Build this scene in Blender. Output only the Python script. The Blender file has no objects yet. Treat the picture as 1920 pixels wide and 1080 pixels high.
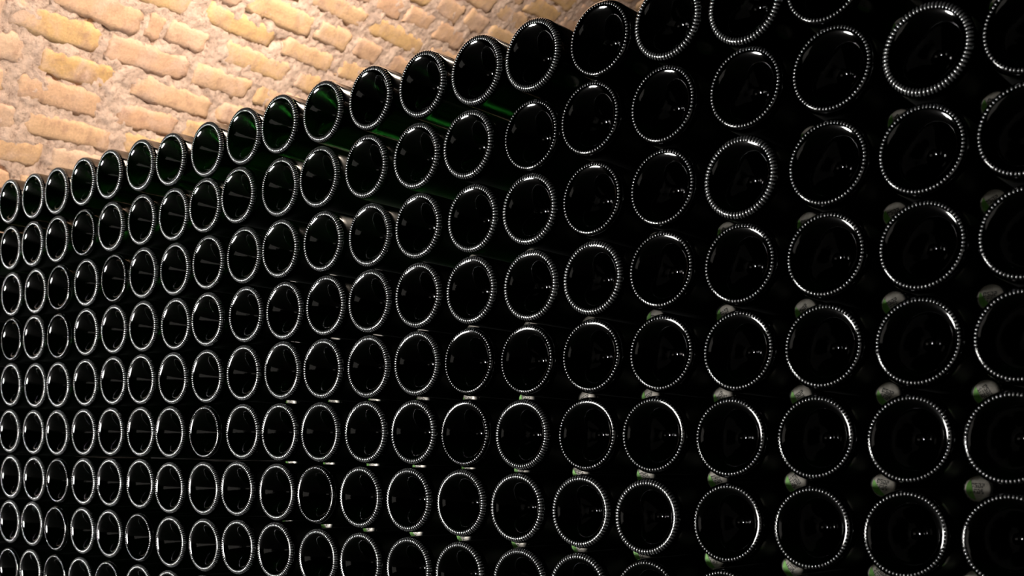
import bpy, bmesh, math, random
from mathutils import Vector, Matrix, noise

random.seed(7)
SC = bpy.context.scene
COL = SC.collection

# ------------------------------------------------------------------ camera
Z0 = 0.86                                   # height of the top row's axis above the floor
cam_data = bpy.data.cameras.new('camera')
cam = bpy.data.objects.new('camera', cam_data)
COL.objects.link(cam)
right = Vector((0.7627005533, 0.6462254987, 0.0260858349))
down = Vector((0.0519960978, -0.0210649384, -0.9984250969))
fwd = Vector((-0.6446582597, 0.7628557355, -0.0496674444))
CAM = Vector((2.18638759, -1.02656406, Z0 - 0.47515623))
m = Matrix((right, -down, -fwd)).transposed().to_4x4()
m.translation = CAM
cam.matrix_world = m
cam_data.sensor_width = 36.0
cam_data.lens = 2097.14 / 1920 * 36
cam_data.shift_x = -(976.306 - 960) / 1920
cam_data.shift_y = (966.208 - 540) / 1920
cam_data.clip_start = 0.02
cam_data.dof.use_dof = True
cam_data.dof.focus_distance = 1.5
cam_data.dof.aperture_fstop = 9.0
SC.camera = cam

# ------------------------------------------------------------------ world, lamps, exposure
world = bpy.data.worlds.new('world')
SC.world = world
world.use_nodes = True
world.node_tree.nodes['Background'].inputs[0].default_value = (0.8, 0.85, 1.0, 1)
world.node_tree.nodes['Background'].inputs[1].default_value = 0.0008


def lamp(name, kind, loc, energy, size, color, target=None, size_y=None):
    l = bpy.data.lights.new(name, kind)
    l.energy = energy
    l.color = color
    if kind == 'AREA':
        l.size = size
        if size_y:
            l.shape = 'RECTANGLE'
            l.size_y = size_y
    else:
        l.shadow_soft_size = size
    o = bpy.data.objects.new(name, l)
    o.location = loc
    if target is not None:
        o.rotation_euler = (Vector(target) - Vector(loc)).to_track_quat('-Z', 'Y').to_euler()
    COL.objects.link(o)
    return o


lamp('aisle_lamp', 'POINT', (-0.10, -1.72, Z0 - 0.66), 210.0, 0.27, (1.0, 0.98, 0.95))
lamp('cap_fill_light', 'AREA', (2.35, -1.9, Z0 - 0.55), 0.9, 0.8, (1.0, 0.93, 0.85), (1.7, 0.1, Z0 - 0.45))  # unseen fill added to brighten the caps in the gaps
lamp('vault_lamp', 'AREA', (1.0, 0.75, 1.68), 46.0, 0.6, (1.0, 0.84, 0.68), (-0.2, 0.65, 1.35))

vs = SC.view_settings
vs.view_transform = 'Standard'
vs.look = 'None'
vs.gamma = 1.0
vs.use_curve_mapping = False
vs.exposure = 0.0


# ------------------------------------------------------------------ helpers
def nmat(name):
    m = bpy.data.materials.new(name)
    m.use_nodes = True
    nt = m.node_tree
    return m, nt, nt.nodes['Principled BSDF'], nt.nodes['Material Output']


def link(nt, a, b):
    nt.links.new(a, b)


def node(nt, t, **kw):
    n = nt.nodes.new(t)
    for k, v in kw.items():
        if k in n.inputs:
            n.inputs[k].default_value = v
        else:
            setattr(n, k, v)
    return n


def ramp(nt, fac, stops, interp='LINEAR'):
    r = nt.nodes.new('ShaderNodeValToRGB')
    r.color_ramp.interpolation = interp
    els = r.color_ramp.elements
    while len(els) < len(stops):
        els.new(0.5)
    for e, (p, c) in zip(els, stops):
        e.position = p
        e.color = (*c, 1) if len(c) == 3 else c
    link(nt, fac, r.inputs[0])
    return r


def mix(nt, fac, a, b, mode='MIX'):
    n = nt.nodes.new('ShaderNodeMix')
    n.data_type = 'RGBA'
    n.blend_type = mode
    for val, idx in ((fac, 0), (a, 6), (b, 7)):
        if hasattr(val, 'links'):
            link(nt, val, n.inputs[idx])
        else:
            n.inputs[idx].default_value = val if idx == 0 else (*val, 1)
    return n.outputs[2]


def math_node(nt, op, a, b=None):
    n = nt.nodes.new('ShaderNodeMath')
    n.operation = op
    for i, v in enumerate((a, b)):
        if v is None:
            continue
        if hasattr(v, 'links'):
            link(nt, v, n.inputs[i])
        else:
            n.inputs[i].default_value = v
    return n.outputs[0]


# ------------------------------------------------------------------ materials
def glass_material():
    m, nt, p, out = nmat('dark_green_glass')
    p.inputs['Base Color'].default_value = (0.022, 0.27, 0.026, 1)
    p.inputs['Transmission Weight'].default_value = 1.0
    p.inputs['IOR'].default_value = 1.5
    p.inputs['Roughness'].default_value = 0.06
    tc = node(nt, 'ShaderNodeTexCoord')
    nz = node(nt, 'ShaderNodeTexNoise', Scale=260.0, Detail=2.0)
    link(nt, tc.outputs['Object'], nz.inputs['Vector'])
    bp = node(nt, 'ShaderNodeBump', Strength=0.05, Distance=0.001)
    link(nt, nz.outputs[0], bp.inputs['Height'])
    link(nt, bp.outputs[0], p.inputs['Normal'])
    return m


def dusty_glass_material():
    """the same glass with cellar dust settled on the upward side of the body, behind the heel"""
    m = glass_material()
    m.name = 'dusty_green_glass'
    nt = m.node_tree
    p = nt.nodes['Principled BSDF']
    out = nt.nodes['Material Output']
    geo = node(nt, 'ShaderNodeNewGeometry')
    sx = node(nt, 'ShaderNodeSeparateXYZ')
    link(nt, geo.outputs['Normal'], sx.inputs[0])
    tc = node(nt, 'ShaderNodeTexCoord')
    so = node(nt, 'ShaderNodeSeparateXYZ')
    link(nt, tc.outputs['Object'], so.inputs[0])
    up = node(nt, 'ShaderNodeMapRange')
    up.inputs['From Min'].default_value = -0.1
    up.inputs['From Max'].default_value = 0.45
    link(nt, sx.outputs[2], up.inputs[0])
    back = node(nt, 'ShaderNodeMapRange')
    back.inputs['From Min'].default_value = 0.006
    back.inputs['From Max'].default_value = 0.030
    link(nt, so.outputs[1], back.inputs[0])
    nz = node(nt, 'ShaderNodeTexNoise', Scale=90.0, Detail=6.0, Roughness=0.7)
    link(nt, tc.outputs['Object'], nz.inputs['Vector'])
    nr = ramp(nt, nz.outputs[0], [(0.30, (0.80,) * 3), (0.62, (1,) * 3)])
    f = math_node(nt, 'MULTIPLY', up.outputs[0], back.outputs[0])
    f = math_node(nt, 'MULTIPLY', f, nr.outputs[0])
    f = math_node(nt, 'MULTIPLY', f, 0.92)
    d = node(nt, 'ShaderNodeBsdfDiffuse', Roughness=1.0)
    d.inputs['Color'].default_value = (0.085, 0.066, 0.050, 1)
    ms = nt.nodes.new('ShaderNodeMixShader')
    link(nt, f, ms.inputs[0])
    link(nt, p.outputs[0], ms.inputs[1])
    link(nt, d.outputs[0], ms.inputs[2])
    link(nt, ms.outputs[0], out.inputs[0])
    return m


def scuff_sides(m, rough):
    """clean and glossy at the heel, dull with cellar film further along the body"""
    nt = m.node_tree
    p = nt.nodes['Principled BSDF']
    tc = node(nt, 'ShaderNodeTexCoord')
    so = node(nt, 'ShaderNodeSeparateXYZ')
    link(nt, tc.outputs['Object'], so.inputs[0])
    mr = node(nt, 'ShaderNodeMapRange')
    mr.inputs['From Min'].default_value = 0.006
    mr.inputs['From Max'].default_value = 0.016
    mr.inputs['To Min'].default_value = 0.06
    mr.inputs['To Max'].default_value = rough
    link(nt, so.outputs[1], mr.inputs[0])
    link(nt, mr.outputs[0], p.inputs['Roughness'])


def cap_material():
    m, nt, p, out = nmat('stamped_cap_metal')
    p.inputs['Metallic'].default_value = 0.25
    p.inputs['Roughness'].default_value = 0.42
    tc = node(nt, 'ShaderNodeTexCoord')
    nz = node(nt, 'ShaderNodeTexNoise', Scale=220.0, Detail=5.0)
    link(nt, tc.outputs['Object'], nz.inputs['Vector'])
    c = ramp(nt, nz.outputs[0], [(0.3, (0.60, 0.55, 0.47)), (0.7, (0.86, 0.81, 0.72))])
    link(nt, c.outputs[0], p.inputs['Base Color'])
    return m


def plain(name, col, rough=0.6, metal=0.0, scale=40.0, var=0.25, bump=0.0):
    m, nt, p, out = nmat(name)
    p.inputs['Roughness'].default_value = rough
    p.inputs['Metallic'].default_value = metal
    tc = node(nt, 'ShaderNodeTexCoord')
    nz = node(nt, 'ShaderNodeTexNoise', Scale=scale, Detail=6.0)
    link(nt, tc.outputs['Object'], nz.inputs['Vector'])
    a = tuple(x * (1 - var) for x in col)
    b = tuple(min(1, x * (1 + var)) for x in col)
    c = ramp(nt, nz.outputs[0], [(0.3, a), (0.7, b)])
    link(nt, c.outputs[0], p.inputs['Base Color'])
    if bump:
        bp = node(nt, 'ShaderNodeBump', Strength=bump, Distance=0.004)
        link(nt, nz.outputs[0], bp.inputs['Height'])
        link(nt, bp.outputs[0], p.inputs['Normal'])
    return m


def brick_material():
    m, nt, p, out = nmat('old_ochre_brick')
    p.inputs['Roughness'].default_value = 0.95
    p.inputs['Specular IOR Level'].default_value = 0.15
    oi = node(nt, 'ShaderNodeObjectInfo')
    base = ramp(nt, oi.outputs['Color'], [
        (0.0, (0.74, 0.48, 0.22)), (0.22, (0.77, 0.52, 0.28)), (0.45, (0.75, 0.50, 0.33)),
        (0.62, (0.71, 0.45, 0.30)), (0.78, (0.78, 0.56, 0.41)), (1.0, (0.66, 0.41, 0.29))])
    geo = node(nt, 'ShaderNodeNewGeometry')
    big = node(nt, 'ShaderNodeTexNoise', Scale=9.0, Detail=5.0, Roughness=0.6, Distortion=0.6)
    link(nt, geo.outputs['Position'], big.inputs['Vector'])
    f1 = ramp(nt, big.outputs[0], [(0.47, (0, 0, 0)), (0.66, (0.85,) * 3)])
    c = mix(nt, f1.outputs[0], base.outputs[0], (0.74, 0.53, 0.43))
    mid = node(nt, 'ShaderNodeTexNoise', Scale=30.0, Detail=6.0, Roughness=0.65)
    link(nt, geo.outputs['Position'], mid.inputs['Vector'])
    f2 = ramp(nt, mid.outputs[0], [(0.50, (0, 0, 0)), (0.70, (0.60,) * 3)])
    c = mix(nt, f2.outputs[0], c, (0.42, 0.25, 0.19))
    fine = node(nt, 'ShaderNodeTexNoise', Scale=170.0, Detail=5.0, Roughness=0.7)
    link(nt, geo.outputs['Position'], fine.inputs['Vector'])
    f3 = ramp(nt, fine.outputs[0], [(0.3, (0.80,) * 3), (0.65, (1.0,) * 3)])
    c = mix(nt, 1.0, c, f3.outputs[0], 'MULTIPLY')
    link(nt, c, p.inputs['Base Color'])
    add = math_node(nt, 'ADD', mid.outputs[0], math_node(nt, 'MULTIPLY', fine.outputs[0], 0.5))
    bp = node(nt, 'ShaderNodeBump', Strength=0.5, Distance=0.006)
    link(nt, add, bp.inputs['Height'])
    link(nt, bp.outputs[0], p.inputs['Normal'])
    return m


def mortar_material():
    m, nt, p, out = nmat('lime_mortar')
    p.inputs['Roughness'].default_value = 1.0
    p.inputs['Specular IOR Level'].default_value = 0.1
    geo = node(nt, 'ShaderNodeNewGeometry')
    a = node(nt, 'ShaderNodeTexNoise', Scale=14.0, Detail=6.0, Roughness=0.65)
    link(nt, geo.outputs['Position'], a.inputs['Vector'])
    c1 = ramp(nt, a.outputs[0], [(0.34, (0.60, 0.45, 0.38)), (0.5, (0.78, 0.59, 0.49)), (0.66, (0.86, 0.67, 0.56))])
    b = node(nt, 'ShaderNodeTexNoise', Scale=75.0, Detail=6.0, Roughness=0.75)
    link(nt, geo.outputs['Position'], b.inputs['Vector'])
    f = ramp(nt, b.outputs[0], [(0.33, (0.34, 0.25, 0.22)), (0.46, (0.86,) * 3), (0.6, (1,) * 3)])
    c = mix(nt, 0.9, c1.outputs[0], f.outputs[0], 'MULTIPLY')
    link(nt, c, p.inputs['Base Color'])
    add = math_node(nt, 'ADD', math_node(nt, 'MULTIPLY', a.outputs[0], 0.6), b.outputs[0])
    bp = node(nt, 'ShaderNodeBump', Strength=0.8, Distance=0.006)
    link(nt, add, bp.inputs['Height'])
    link(nt, bp.outputs[0], p.inputs['Normal'])
    return m


GLASS = glass_material()
DARK = glass_material()
DARK.name = 'dark_bottle_glass'
DARK.node_tree.nodes['Principled BSDF'].inputs['Base Color'].default_value = (0.0008, 0.009, 0.001, 1)
DARKP = DARK.copy()  # darker base glass where no light shows through; shade put into the colour
DARKP.name = 'unlit_base_glass'


scuff_sides(DARK, 0.55)
RIB = plain('bright_glint_rib', (0.52, 0.53, 0.53), 0.22, 0.85, 900, 0.2)  # silvery metal stands in for strong lamp glints on the glass ribs
DUSTY = dusty_glass_material()
scuff_sides(DUSTY, 0.16)
CAP = cap_material()
GREEN_REFLECTION = plain('painted_green_reflection', (0.22, 0.55, 0.10), 0.35, 0.2, 200, 0.2)  # green reflection on the cap faces, put in as colour
INK = plain('black_ink', (0.02, 0.02, 0.018), 0.6)
BRICK = brick_material()
MORTAR = mortar_material()
STONE = plain('dark_cellar_floor', (0.035, 0.032, 0.03), 0.85, 0, 6, 0.5, 0.6)
WOOD = plain('dark_oak', (0.05, 0.032, 0.02), 0.75, 0, 12, 0.4, 0.4)


def obj(name, me, mat=None, parent=None):
    o = bpy.data.objects.new(name, me)
    if mat is not None and not me.materials:
        me.materials.append(mat)
    COL.objects.link(o)
    if parent:
        o.parent = parent
    return o


def mesh_from(name, verts, faces, smooth=True):
    me = bpy.data.meshes.new(name)
    me.from_pydata(verts, [], faces)
    me.update()
    if smooth:
        me.shade_smooth()
    return me


def lathe(name, prof, n=64, close_start=False, close_end=False, smooth=True):
    """prof: list of (radius, y); axis = +Y; faces point outwards when y grows along the outside"""
    vs, fs = [], []
    for r, y in prof:
        for i in range(n):
            a = 2 * math.pi * i / n
            vs.append((r * math.cos(a), y, r * math.sin(a)))
    for k in range(len(prof) - 1):
        for i in range(n):
            j = (i + 1) % n
            fs.append((k * n + i, (k + 1) * n + i, (k + 1) * n + j, k * n + j))
    if close_start:
        vs.append((0, prof[0][1], 0))
        c = len(vs) - 1
        for i in range(n):
            fs.append((c, i, (i + 1) % n))
    if close_end:
        vs.append((0, prof[-1][1], 0))
        c = len(vs) - 1
        b = (len(prof) - 1) * n
        for i in range(n):
            fs.append((c, b + (i + 1) % n, b + i))
    return mesh_from(name, vs, fs, smooth)


# ------------------------------------------------------------------ the brick vault (setting)
VD = Vector((-0.2667339650, 0.9585266102, 0.1003978561))     # along the courses
VE1 = Vector((-0.9633942844, -0.2680885169, 0.0))
VE2 = Vector((0.0269155123, -0.0967227207, 0.9949473707))
U0, V0, A0, KV, PITCH = 1.96730022, 0.68322027, 0.60664865, 0.45584303, 0.07214657


def vault(j, t, h=0.0):
    """point on the vault: j = course (grows downwards), t = metres along the course, h = height proud of it"""
    s = -(j - 2) * PITCH
    a = A0 + KV * s
    u = U0 + (math.cos(a) - math.cos(A0)) / KV
    v = V0 + (math.sin(a) - math.sin(A0)) / KV
    u -= h * math.cos(a)
    v -= h * math.sin(a)
    return CAM + VE1 * u + VE2 * v + VD * t


def vault_normal(j):
    a = A0 - KV * (j - 2) * PITCH
    return -(VE1 * math.cos(a) + VE2 * math.sin(a))


def build_mortar():
    j0, j1, t0, t1 = -15.0, 18.2, 1.66, 5.0
    nj, nt_ = 520, 520
    vs, fs = [], []
    for a in range(nj + 1):
        j = j0 + (j1 - j0) * a / nj
        for b in range(nt_ + 1):
            t = t0 + (t1 - t0) * b / nt_
            q = vault(j, t)
            n24 = noise.noise(q * 28)
            n70 = noise.noise(q * 75)
            h = 0.0040 * n24 + 0.0034 * n70 + 0.0030 * noise.noise(q * 9)
            pit = noise.noise(q * 17 + Vector((9, 4, 2))) + 0.4 * n70
            if pit > 0.34:
                h -= 0.030 * (pit - 0.34)
            vs.append(tuple(vault(j, t, h)))
    for a in range(nj):
        for b in range(nt_):
            i = a * (nt_ + 1) + b
            fs.append((i, i + 1, i + nt_ + 2, i + nt_ + 1))
    me = mesh_from('wall_left', vs, fs)
    o = obj('wall_left', me, MORTAR)
    o['kind'] = 'structure'
    sol = o.modifiers.new('thickness', 'SOLIDIFY')
    sol.thickness = 0.12
    sol.offset = 1.0
    return o


WALL = build_mortar()

MEASURED = {-5: [(3.057, 3.215), (3.229, 3.373)], -4: [(2.81, 2.948), (2.963, 3.11), (3.13, 3.321)],
            -3: [(2.554, 2.822), (2.836, 3.148), (3.178, 3.394)],
            -2: [(2.368, 2.64), (2.65, 2.811), (2.83, 2.971), (3.001, 3.169)],
            -1: [(2.0, 2.206), (2.255, 2.525), (2.564, 2.796)],
            0: [(1.826, 2.091), (2.099, 2.156), (2.162, 2.309), (2.365, 2.645), (2.674, 2.788)],
            1: [(1.752, 2.006), (2.018, 2.288), (2.305, 2.527)], 2: [(1.647, 1.822), (1.857, 2.077), (2.131, 2.42)],
            3: [(1.825, 2.071), (2.12, 2.327)], 4: [(1.729, 1.857), (1.87, 2.145)]}
# how yellow each measured brick is (0 = ochre ... 1 = pinkish)
HUES = {-5: [.45, .4], -4: [.6, .5, .5], -3: [.35, .12, .4], -2: [.3, .35, .5, .5], -1: [.2, .12, .35],
        0: [.5, .6, .7, .25, .2], 1: [.12, .65, .4], 2: [.6, .0, .45], 3: [.5, .6], 4: [.75, .4]}


def build_brick(k, ta, tb):
    """one hand-made brick: rounded, slightly crooked block standing a little proud of the mortar"""
    nx, ny = 13, 6
    hw = 0.41 + random.uniform(-0.03, 0.03)                 # half height in courses
    jc = k + 0.5 + random.uniform(-0.05, 0.05)
    proud = random.uniform(0.0020, 0.0048)
    skew = random.uniform(-0.05, 0.05)
    tilt = random.uniform(-0.0015, 0.0015)
    ta += 0.004
    tb -= 0.004
    tc = (ta + tb) / 2
    org = vault(jc, tc)
    seed = Vector((random.random() * 50, random.random() * 50, 0))
    vs, fs = [], []
    for iy in range(ny + 1):
        v = iy / ny * 2 - 1
        for ix in range(nx + 1):
            u = ix / nx * 2 - 1
            edge = max(abs(u) ** 14, abs(v) ** 6)
            # rounded corners
            cu = u * (1 - 0.025 * abs(v) ** 3)
            cv = v * (1 - 0.09 * abs(u) ** 8)
            t = tc + cu * (tb - ta) / 2
            j = jc + cv * hw + skew * u
            n1 = noise.noise(Vector((t * 22, j * 3.0, k * 7.3)) + seed)
            n2 = noise.noise(Vector((t * 50, j * 7.0, k * 3.1)) + seed)
            t += n2 * 0.010 * edge
            j += (n1 * 0.09 + n2 * 0.09) * edge
            h = proud - 0.0045 * edge + 0.0022 * n1 + 0.0012 * n2 + tilt * v
            vs.append(tuple(vault(j, t, h) - org))
    W = nx + 1
    for iy in range(ny):
        for ix in range(nx):
            i = iy * W + ix
            fs.append((i, i + 1, i + W + 1, i + W))
    rim = [ix for ix in range(W)] + [iy * W + nx for iy in range(1, ny + 1)] + \
          [ny * W + ix for ix in range(nx - 1, -1, -1)] + [iy * W for iy in range(ny - 1, 0, -1)]
    nb = vault_normal(jc) * -0.04
    base = len(vs)
    for i in rim:
        p = Vector(vs[i]) + nb
        vs.append(tuple(p))
    L = len(rim)
    for a in range(L):
        b = (a + 1) % L
        fs.append((rim[b], rim[a], base + a, base + b))
    fs.append(tuple(base + a for a in range(L)))
    me = mesh_from('brick', vs, fs)
    o = obj('brick', me, BRICK, WALL)
    o.location = org
    return o


for k in range(-12, 8):
    spans = list(MEASURED.get(k, []))
    if not spans:
        s = 1.54 + random.random() * 0.2
        spans = [(s, s + random.uniform(0.20, 0.27))]
    t = spans[0][0]
    while t > 1.72:
        L = random.uniform(0.19, 0.27)
        g = random.uniform(0.012, 0.026)
        spans.insert(0, (t - g - L, t - g))
        t = t - g - L
    t = spans[-1][1]
    tmax = 4.75 if k < -4 else (4.4 if k < 0 else 3.9)
    while t < tmax:
        L = random.uniform(0.19, 0.27)
        g = random.uniform(0.012, 0.026)
        spans.append((t + g, t + g + L))
        t = t + g + L
    hues = HUES.get(k, [])
    for a, b in spans:
        a = max(a, 1.665)
        if b - a < 0.03:
            continue
        o = build_brick(k, a, b)
        h = random.random()
        for (ma, mb), hue in zip(MEASURED.get(k, []), hues):
            if abs(a - ma) < 0.001:
                h = hue
        o.color = (h, h, h, 1)

# floor and the oak sleeper the stack stands on
fl = mesh_from('floor', [(-1.5, -3.2, 0), (4.2, -3.2, 0), (4.2, 3.4, 0), (-1.5, 3.4, 0),
                         (-1.5, -3.2, -0.1), (4.2, -3.2, -0.1), (4.2, 3.4, -0.1), (-1.5, 3.4, -0.1)],
               [(0, 1, 2, 3), (7, 6, 5, 4), (0, 4, 5, 1), (1, 5, 6, 2), (2, 6, 7, 3), (3, 7, 4, 0)], False)
floor = obj('floor', fl, STONE)
floor['kind'] = 'structure'


# unseen low walls added behind and beside the stack to stop light leaking
for nm, (bx, by, bz), (sx_, sy_, sz_) in (('light_block_back', (1.0, 0.46, 0.395), (2.5, 0.10, 0.79)),
                                          ('light_block_end', (-0.205, 0.20, 0.39), (0.09, 0.40, 0.78))):
    bm = bmesh.new()
    bmesh.ops.create_cube(bm, size=1.0)
    for v in bm.verts:
        v.co = Vector((bx + v.co.x * sx_, by + v.co.y * sy_, bz + v.co.z * sz_))
    bmesh.ops.subdivide_edges(bm, edges=bm.edges[:], cuts=12, use_grid_fill=True)
    for v in bm.verts:
        v.co += Vector((0, 0.010 * noise.noise(v.co * 9), 0.006 * noise.noise(v.co * 7 + Vector((5, 0, 0)))))
    me = bpy.data.meshes.new(nm)
    bm.to_mesh(me)
    bm.free()
    wb = obj(nm, me, STONE)
    wb['kind'] = 'structure'


# ------------------------------------------------------------------ bottles
RB = 0.0431        # body radius
RC = 0.0376        # radius of the contact ring


def heel(n=7):
    """from the contact ring out to the body wall"""
    out = []
    for i in range(n + 1):
        a = math.pi / 2 * i / n
        out.append((RC + (RB - RC) * math.sin(a), 0.0075 * (1 - math.cos(a))))
    return out


body_prof = heel() + [(RB, 0.012), (RB, 0.05), (RB, 0.10), (RB, 0.118), (0.0425, 0.130), (0.0405, 0.145), (0.0375, 0.158),
                      (0.0340, 0.169), (0.0305, 0.178), (0.0265, 0.188), (0.0225, 0.200), (0.0195, 0.212),
                      (0.0180, 0.226), (0.0165, 0.245), (0.0156, 0.270), (0.0148, 0.284), (0.0160, 0.286),
                      (0.0160, 0.291), (0.0145, 0.293), (0.0140, 0.299), (0.0128, 0.300)]
BODY = lathe('bottle_body', body_prof, 72, close_end=True)
BODY.materials.append(DARK)
TOPBODY = BODY.copy()
TOPBODY.name = 'dusty_bottle_body'
TOPBODY.materials.clear()
TOPBODY.materials.append(DUSTY)
DUSTY.node_tree.nodes['Principled BSDF'].inputs['Base Color'].default_value = (0.00025, 0.0032, 0.0004, 1)
# from apex nub (deep inside) back to the contact ring
punt_prof = [(0.0003, 0.03320), (0.0015, 0.03308), (0.0030, 0.03272), (0.0045, 0.03210), (0.0060, 0.03115),
             (0.0075, 0.02983), (0.0092, 0.02800), (0.0115, 0.02518), (0.0145, 0.02130), (0.0180, 0.01690),
             (0.0212, 0.01300), (0.0240, 0.00968), (0.0265, 0.00690), (0.0288, 0.00465), (0.0303, 0.00330),
             (0.0316, 0.00225), (0.0330, 0.00140), (0.0344, 0.00074), (0.0356, 0.00032), (0.0366, 0.00008), (RC, 0.0)]
PUNT = lathe('bottle_punt', punt_prof, 72, close_start=True)
PUNT.materials.append(GLASS)
DARKPUNT = PUNT.copy()
DARKPUNT.name = 'unlit_punt'
DARKPUNT.materials.clear()
DARKPUNT.materials.append(DARKP)


def ridge_mesh(n, half_w, a0, a1, height, name):
    """n short ribs pressed round the heel of the glass: one joined part"""
    vs, fs = [], []
    cu, cv = 8, 5
    for k in range(n):
        ang = 2 * math.pi * (k + random.uniform(-0.06, 0.06)) / n
        hh = height * random.uniform(0.85, 1.15)
        b = len(vs)
        for iu in range(cu + 1):
            f = iu / cu
            th = a0 + (a1 - a0) * f                 # along the heel profile; 0 = contact ring, negative = punt side
            if th >= 0:
                r = RC + (RB - RC) * math.sin(th)
                y = 0.0075 * (1 - math.cos(th))
                nr, ny_ = math.sin(th) * 0.0075, -math.cos(th) * (RB - RC)
            else:
                r = RC + 0.0045 * math.sin(th)
                y = 0.0028 * (1 - math.cos(th))
                nr, ny_ = math.sin(th), -math.cos(th)
            q = math.hypot(nr, ny_)
            nr, ny_ = nr / q, ny_ / q
            env = math.sqrt(max(0.0, 1 - (2 * f - 1) ** 2))
            w = half_w * (0.25 + 0.75 * env)
            for iv in range(cv + 1):
                g = iv / cv * 2 - 1
                up = hh * env * math.sqrt(max(0.0, 1 - g * g)) - 0.0002
                rr = r + nr * up
                yy = y + ny_ * up
                a = ang + g * w / r
                vs.append((rr * math.cos(a), yy, rr * math.sin(a)))
        for iu in range(cu):
            for iv in range(cv):
                i = b + iu * (cv + 1) + iv
                fs.append((i, i + cv + 1, i + cv + 2, i + 1))
    me = mesh_from(name, vs, fs)
    me.materials.append(RIB)
    return me


KNURLS = [ridge_mesh(68, 0.00125, -0.60, 1.00, 0.0010, 'knurl_bold'),
          ridge_mesh(68, 0.00100, -0.25, 0.45, 0.0009, 'knurl_fine'),
          ridge_mesh(76, 0.00105, -0.60, 1.15, 0.0009, 'knurl_long')]


def crown_cap_mesh():
    """crown cap along -Y: flat disc, rounded shoulder, crimped skirt with 21 flutes"""
    n = 84
    vs, fs = [], []
    prof = [(0.0, 0.0), (0.006, 0.0), (0.0110, 0.0002), (0.0132, 0.0010), (0.0145, 0.0026), (0.0150, 0.0045), (0.0158, 0.0066)]
    for kx, (r, y) in enumerate(prof[1:]):
        amp = [0, 0, 0, 0.00015, 0.0005, 0.0009][kx]
        for i in range(n):
            a = 2 * math.pi * i / n
            rr = r + amp * math.cos(21 * a)
            vs.append((rr * math.cos(a), y, rr * math.sin(a)))
    for k in range(len(prof) - 2):
        for i in range(n):
            j = (i + 1) % n
            fs.append((k * n + i, (k + 1) * n + i, (k + 1) * n + j, k * n + j))
    vs.append((0, 0, 0))
    c = len(vs) - 1
    for i in range(n):
        fs.append((c, i, (i + 1) % n))
    me = mesh_from('crown_cap', vs, fs)
    me.materials.append(CAP)
    return me


CROWN = crown_cap_mesh()


def stamp_mesh():
    """worn dot-matrix stamp printed on the cap: two short lines of dotted characters"""
    rnd = random.Random(5)
    FONT = {'R': ['110', '101', '110', '101', '101'], 'E': ['111', '100', '110', '100', '111'],
            '2': ['111', '001', '111', '100', '111'], '0': ['111', '101', '101', '101', '111'],
            '1': ['010', '110', '010', '010', '111'], '5': ['111', '100', '111', '001', '111']}
    vs, fs = [], []
    for row, txt in enumerate(('0502', '1E05')):
        for ci, ch in enumerate(txt):
            for yy, line in enumerate(FONT[ch]):
                for xx, bit in enumerate(line):
                    if bit == '1' and rnd.random() > 0.12:
                        x = -0.0072 + ci * 0.0036 + xx * 0.0010
                        z = 0.0052 - row * 0.0062 - yy * 0.0010
                        s = 0.00060
                        b = len(vs)
                        for k in range(6):
                            a = k * math.pi / 3
                            vs.append((x + s * math.cos(a), -0.00012, z + s * math.sin(a)))
                        for k in range(6):
                            a = k * math.pi / 3
                            vs.append((x + s * math.cos(a), 0.0001, z + s * math.sin(a)))
                        fs.append(tuple(b + k for k in range(6)))
                        for k in range(6):
                            fs.append((b + k, b + 6 + k, b + 6 + (k + 1) % 6, b + (k + 1) % 6))
    me = mesh_from('cap_stamp', vs, fs, False)
    me.materials.append(INK)
    return me


STAMP = stamp_mesh()


def green_reflection_mesh():
    """green reflection painted as a segment on the lower left of the cap face"""
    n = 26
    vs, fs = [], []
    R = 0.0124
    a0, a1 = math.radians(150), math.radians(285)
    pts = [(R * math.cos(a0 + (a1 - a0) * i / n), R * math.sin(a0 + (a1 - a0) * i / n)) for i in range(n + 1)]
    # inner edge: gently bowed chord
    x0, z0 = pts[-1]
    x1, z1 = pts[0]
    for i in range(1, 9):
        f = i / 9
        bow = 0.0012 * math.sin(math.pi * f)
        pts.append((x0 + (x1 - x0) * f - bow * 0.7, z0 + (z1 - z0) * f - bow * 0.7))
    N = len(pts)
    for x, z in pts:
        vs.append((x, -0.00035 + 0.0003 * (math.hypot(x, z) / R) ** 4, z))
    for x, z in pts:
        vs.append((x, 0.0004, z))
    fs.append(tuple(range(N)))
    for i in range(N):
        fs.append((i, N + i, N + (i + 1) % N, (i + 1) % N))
    me = mesh_from('green_reflection', vs, fs, False)
    me.materials.append(GREEN_REFLECTION)
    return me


REFLECTION_PATCH = green_reflection_mesh()
for _me in (BODY, PUNT, *KNURLS, CROWN, STAMP, REFLECTION_PATCH):
    bm = bmesh.new()
    bm.from_mesh(_me)
    if _me in (BODY, PUNT):
        pass
    bm.normal_update()
    bm.to_mesh(_me)
    bm.free()

ORD = ['top', 'second', 'third', 'fourth', 'fifth', 'sixth', 'seventh', 'eighth', 'ninth']
COLW = ['first', 'second', 'third', 'fourth', 'fifth', 'sixth', 'seventh', 'eighth', 'ninth', 'tenth', 'eleventh',
        'twelfth', 'thirteenth', 'fourteenth', 'fifteenth', 'sixteenth', 'seventeenth', 'eighteenth', 'nineteenth',
        'twentieth', 'twenty-first']


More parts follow.
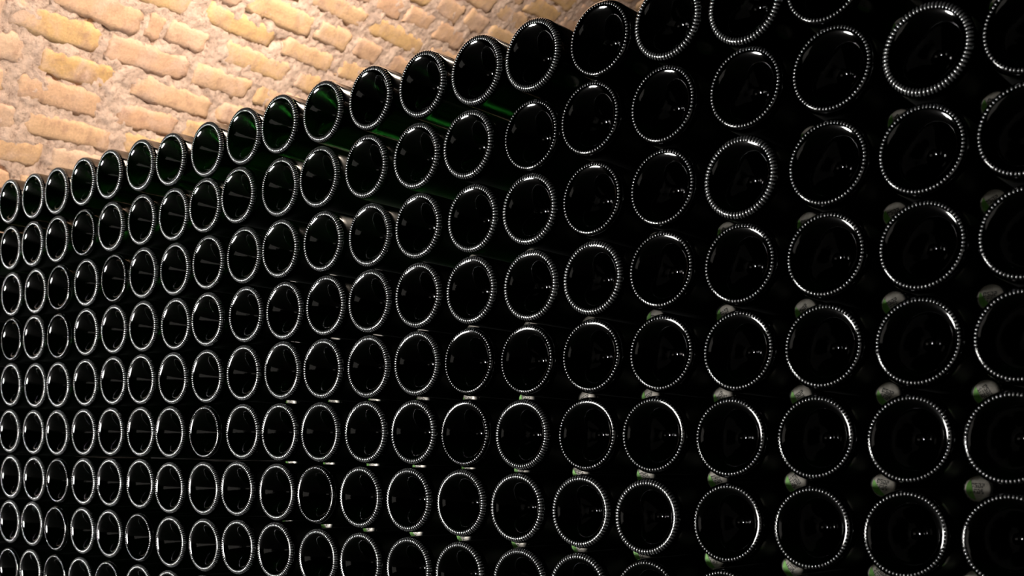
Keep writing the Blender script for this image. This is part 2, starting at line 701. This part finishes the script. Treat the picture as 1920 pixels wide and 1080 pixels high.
def front_bottle(c, r, x, y):
    e = bpy.data.objects.new('wine_bottle', None)
    e.empty_display_size = 0.02
    COL.objects.link(e)
    e.location = (x, random.uniform(-0.0015, 0.0015), y)
    e.rotation_euler = (math.radians(random.uniform(-0.08, 0.08)), 0, math.radians(random.uniform(-0.08, 0.08)))
    if c < 0:
        lab = 'dark green glass bottle just beyond the left edge, %s row' % ORD[r]
    elif c > 20:
        lab = 'dark green glass bottle just beyond the right edge, %s row' % ORD[r]
    elif r == 0 and c <= 10:
        lab = 'top row bottle with green light in its hollow base, %s column from left' % COLW[c]
    elif r == 0:
        lab = 'near-black bottle base with dusty top, top row, %s column from left' % COLW[c]
    elif c <= 6:
        lab = 'bottle base with bright silvery rim, %s row down, %s column from left' % (ORD[r], COLW[c])
    elif c <= 15:
        lab = 'near-black bottle base with ribbed rim, %s row down, %s column from left' % (ORD[r], COLW[c])
    else:
        lab = 'large near-black bottle base ringed by dots, %s row down, %s column from left' % (ORD[r], COLW[c])
    e['label'] = lab
    e['category'] = 'bottle'
    e['group'] = 'stacked bottles lying with their bases out'
    roll = random.uniform(0, 2 * math.pi)
    w = random.random()
    if c >= 15:
        kn = KNURLS[1] if w < 0.75 else KNURLS[0]
    else:
        kn = KNURLS[0] if w < 0.55 else (KNURLS[2] if w < 0.85 else KNURLS[1])
    for nm, me in (('body', TOPBODY if r == 0 else BODY), ('punt', PUNT if r == 0 and c <= 10 else DARKPUNT), ('knurled_ring', kn)):
        o = obj(nm, me, None, e)
        o.rotation_euler = (0, roll, 0)
        if nm == 'knurled_ring':
            o['kind'] = 'stuff'
    o = obj('crown_cap', CROWN, None, e)
    o.location = (0, 0.3015, 0)
    o.rotation_euler = (0, 0, math.pi)
    return e


def rear_bottle(c, r, x, y):
    """bottle of the back tier, neck towards the aisle, its cap showing in the gap between four bases"""
    e = bpy.data.objects.new('capped_bottle', None)
    e.empty_display_size = 0.02
    COL.objects.link(e)
    depth = 0.056 + random.uniform(0.0, 0.006)
    e.location = (x, depth + 0.3015, y)
    e.rotation_euler = (0, 0, math.pi)
    cc = 'between columns %s and %s' % (COLW[c], COLW[c + 1] if c < 20 else 'beyond')
    if c >= 20:
        cc = 'right of the twenty-first column'
    e['label'] = 'pale stamped cap on rear bottle neck, below the %s row, %s' % (ORD[r], cc)
    e['category'] = 'bottle'
    e['group'] = 'rear bottles whose capped necks show in the gaps'
    for nm, me in (('body', BODY), ('punt', PUNT)):
        obj(nm, me, None, e)
    cp = obj('crown_cap', CROWN, None, e)
    cp.location = (0, 0.3015, 0)
    cp.scale = (0.88, 0.88, 0.88)
    cp.rotation_euler = (math.radians(random.uniform(-4, 4)), random.gauss(0, 0.2), math.pi + math.radians(random.uniform(-4, 4)))
    st = obj('stamp', STAMP, None, cp)
    gp = obj('green_reflection', REFLECTION_PATCH, None, cp)
    st.rotation_euler = (0, random.uniform(-0.9, 0.9), 0)
    return e


POS = {
-1:[(-919,10),(-918,903),(-910,1796),(-917,2689),(-918,3582),(-908,4475),(-892,5368),(-901,6261),(-909,7154)],
0:[(-20,2),(4,895),(66,1794),(73,2669),(79,3548),(19,4451),(63,5343),(9,6225),(-29,7160)],
1:[(920,22),(935,917),(1006,1804),(999,2681),(1007,3580),(952,4469),(982,5355),(934,6221),(904,7134)],
2:[(1801,40),(1856,928),(1945,1818),(1935,2702),(1926,3591),(1882,4475),(1917,5362),(1855,6257),(1805,7157)],
3:[(2785,13),(2815,914),(2894,1799),(2894,2676),(2898,3576),(2824,4461),(2872,5348),(2847,6232),(2773,7140)],
4:[(3669,8),(3725,907),(3836,1803),(3827,2677),(3810,3561),(3744,4448),(3740,5336),(3726,6234),(3704,7132)],
5:[(4659,0),(4675,900),(4744,1791),(4774,2679),(4735,3567),(4728,4445),(4726,5326),(4675,6239),(4690,7123)],
6:[(5559,40),(5633,927),(5676,1810),(5730,2699),(5688,3575),(5624,4450),(5625,5362),(5645,6249),(5614,7141)],
7:[(6540,29),(6529,897),(6605,1788),(6638,2682),(6613,3567),(6588,4446),(6578,5337),(6596,6236),(6586,7139)],
8:[(7480,-21),(7403,857),(7543,1767),(7605,2661),(7558,3541),(7568,4434),(7475,5310),(7513,6204),(7492,7104)],
9:[(8353,-51),(8405,869),(8439,1764),(8534,2666),(8517,3535),(8492,4436),(8432,5323),(8434,6191),(8418,7087)],
10:[(9325,-58),(9300,850),(9400,1756),(9464,2655),(9455,3542),(9420,4434),(9352,5322),(9385,6233),(9379,7137)],
11:[(10322,-60),(10254,842),(10366,1771),(10402,2662),(10400,3544),(10374,4428),(10294,5321),(10304,6228),(10307,7154)],
12:[(11316,-48),(11237,853),(11294,1756),(11332,2652),(11314,3530),(11289,4428),(11233,5317),(11243,6231),(11259,7154)],
13:[(12249,-43),(12157,855),(12247,1769),(12255,2656),(12266,3541),(12213,4437),(12168,5317),(12172,6228),(12189,7154)],
14:[(13152,-37),(13179,907),(13185,1775),(13218,2674),(13215,3556),(13152,4450),(13100,5333),(13171,6239),(13124,7154)],
15:[(14144,-3),(14055,866),(14116,1775),(14141,2664),(14173,3549),(14128,4444),(14064,5329),(14079,6230),(14067,7154)],
16:[(15045,-7),(15019,882),(15046,1770),(15074,2657),(15101,3553),(15045,4442),(14994,5347),(15023,6229),(15021,7154)],
17:[(15980,33),(16020,900),(16002,1801),(16033,2681),(16048,3570),(15996,4464),(15991,5356),(15978,6257),(15995,7154)],
18:[(16848,26),(16958,897),(16951,1794),(16969,2680),(16980,3566),(16938,4456),(16946,5351),(16938,6239),(16936,7154)],
19:[(17888,10),(17888,910),(17876,1812),(17915,2687),(17917,3566),(17875,4465),(17877,5358),(17892,6261),(17860,7154)],
20:[(18804,10),(18788,898),(18772,1775),(18826,2671),(18823,3556),(18784,4450),(18807,5347),(18824,6261),(18821,7154)],
21:[(19766,10),(19773,903),(19739,1796),(19758,2689),(19762,3582),(19755,4475),(19746,5368),(19754,6261),(19733,7154)],
}
P = {(c, r): (v[0] / 10000.0, Z0 - v[1] / 10000.0) for c, rows in POS.items() for r, v in enumerate(rows)}
for (c, r), (x, z) in P.items():
    front_bottle(c, r, x, z)
for c in range(0, 21):
    for r in range(0, 8):
        if c < 8 or (r < 2 and c < 14):
            continue
        q = [P[k] for k in ((c, r), (c + 1, r), (c, r + 1), (c + 1, r + 1))]
        gx, gz = sum(a[0] for a in q) / 4, sum(a[1] for a in q) / 4
        for _ in range(60):                          # settle in the middle of the gap
            a = min(q, key=lambda k: math.hypot(gx - k[0], gz - k[1]))
            L = math.hypot(gx - a[0], gz - a[1])
            gx += (gx - a[0]) / L * 0.0001
            gz += (gz - a[1]) / L * 0.0001
        rear_bottle(c, r, gx, gz)

# the beam under the stack
zb = min(z for x, z in P.values()) - RB - 0.0005
SEGS = [(-0.16, 0.72), (0.722, 1.45), (1.452, 2.05)]
for i, (xa, xb) in enumerate(SEGS):
    bm = bmesh.new()
    bmesh.ops.create_cube(bm, size=1.0)
    for v in bm.verts:
        v.co = Vector((v.co.x * (xb - xa), v.co.y * 0.30, v.co.z * zb))
    bmesh.ops.bevel(bm, geom=bm.edges[:], offset=0.006, segments=2, affect='EDGES')
    me = bpy.data.meshes.new('sleeper_beam')
    bm.to_mesh(me)
    bm.free()
    o = obj('sleeper_beam', me, WOOD)
    o.location = ((xa + xb) / 2, 0.17, zb / 2)
    o['label'] = ['dark oak beam under the left end of the stack', 'dark oak beam under the middle of the stack',
                  'dark oak beam under the right end of the stack'][i]
    o['category'] = 'beam'
    o['group'] = 'oak beams under the bottles'
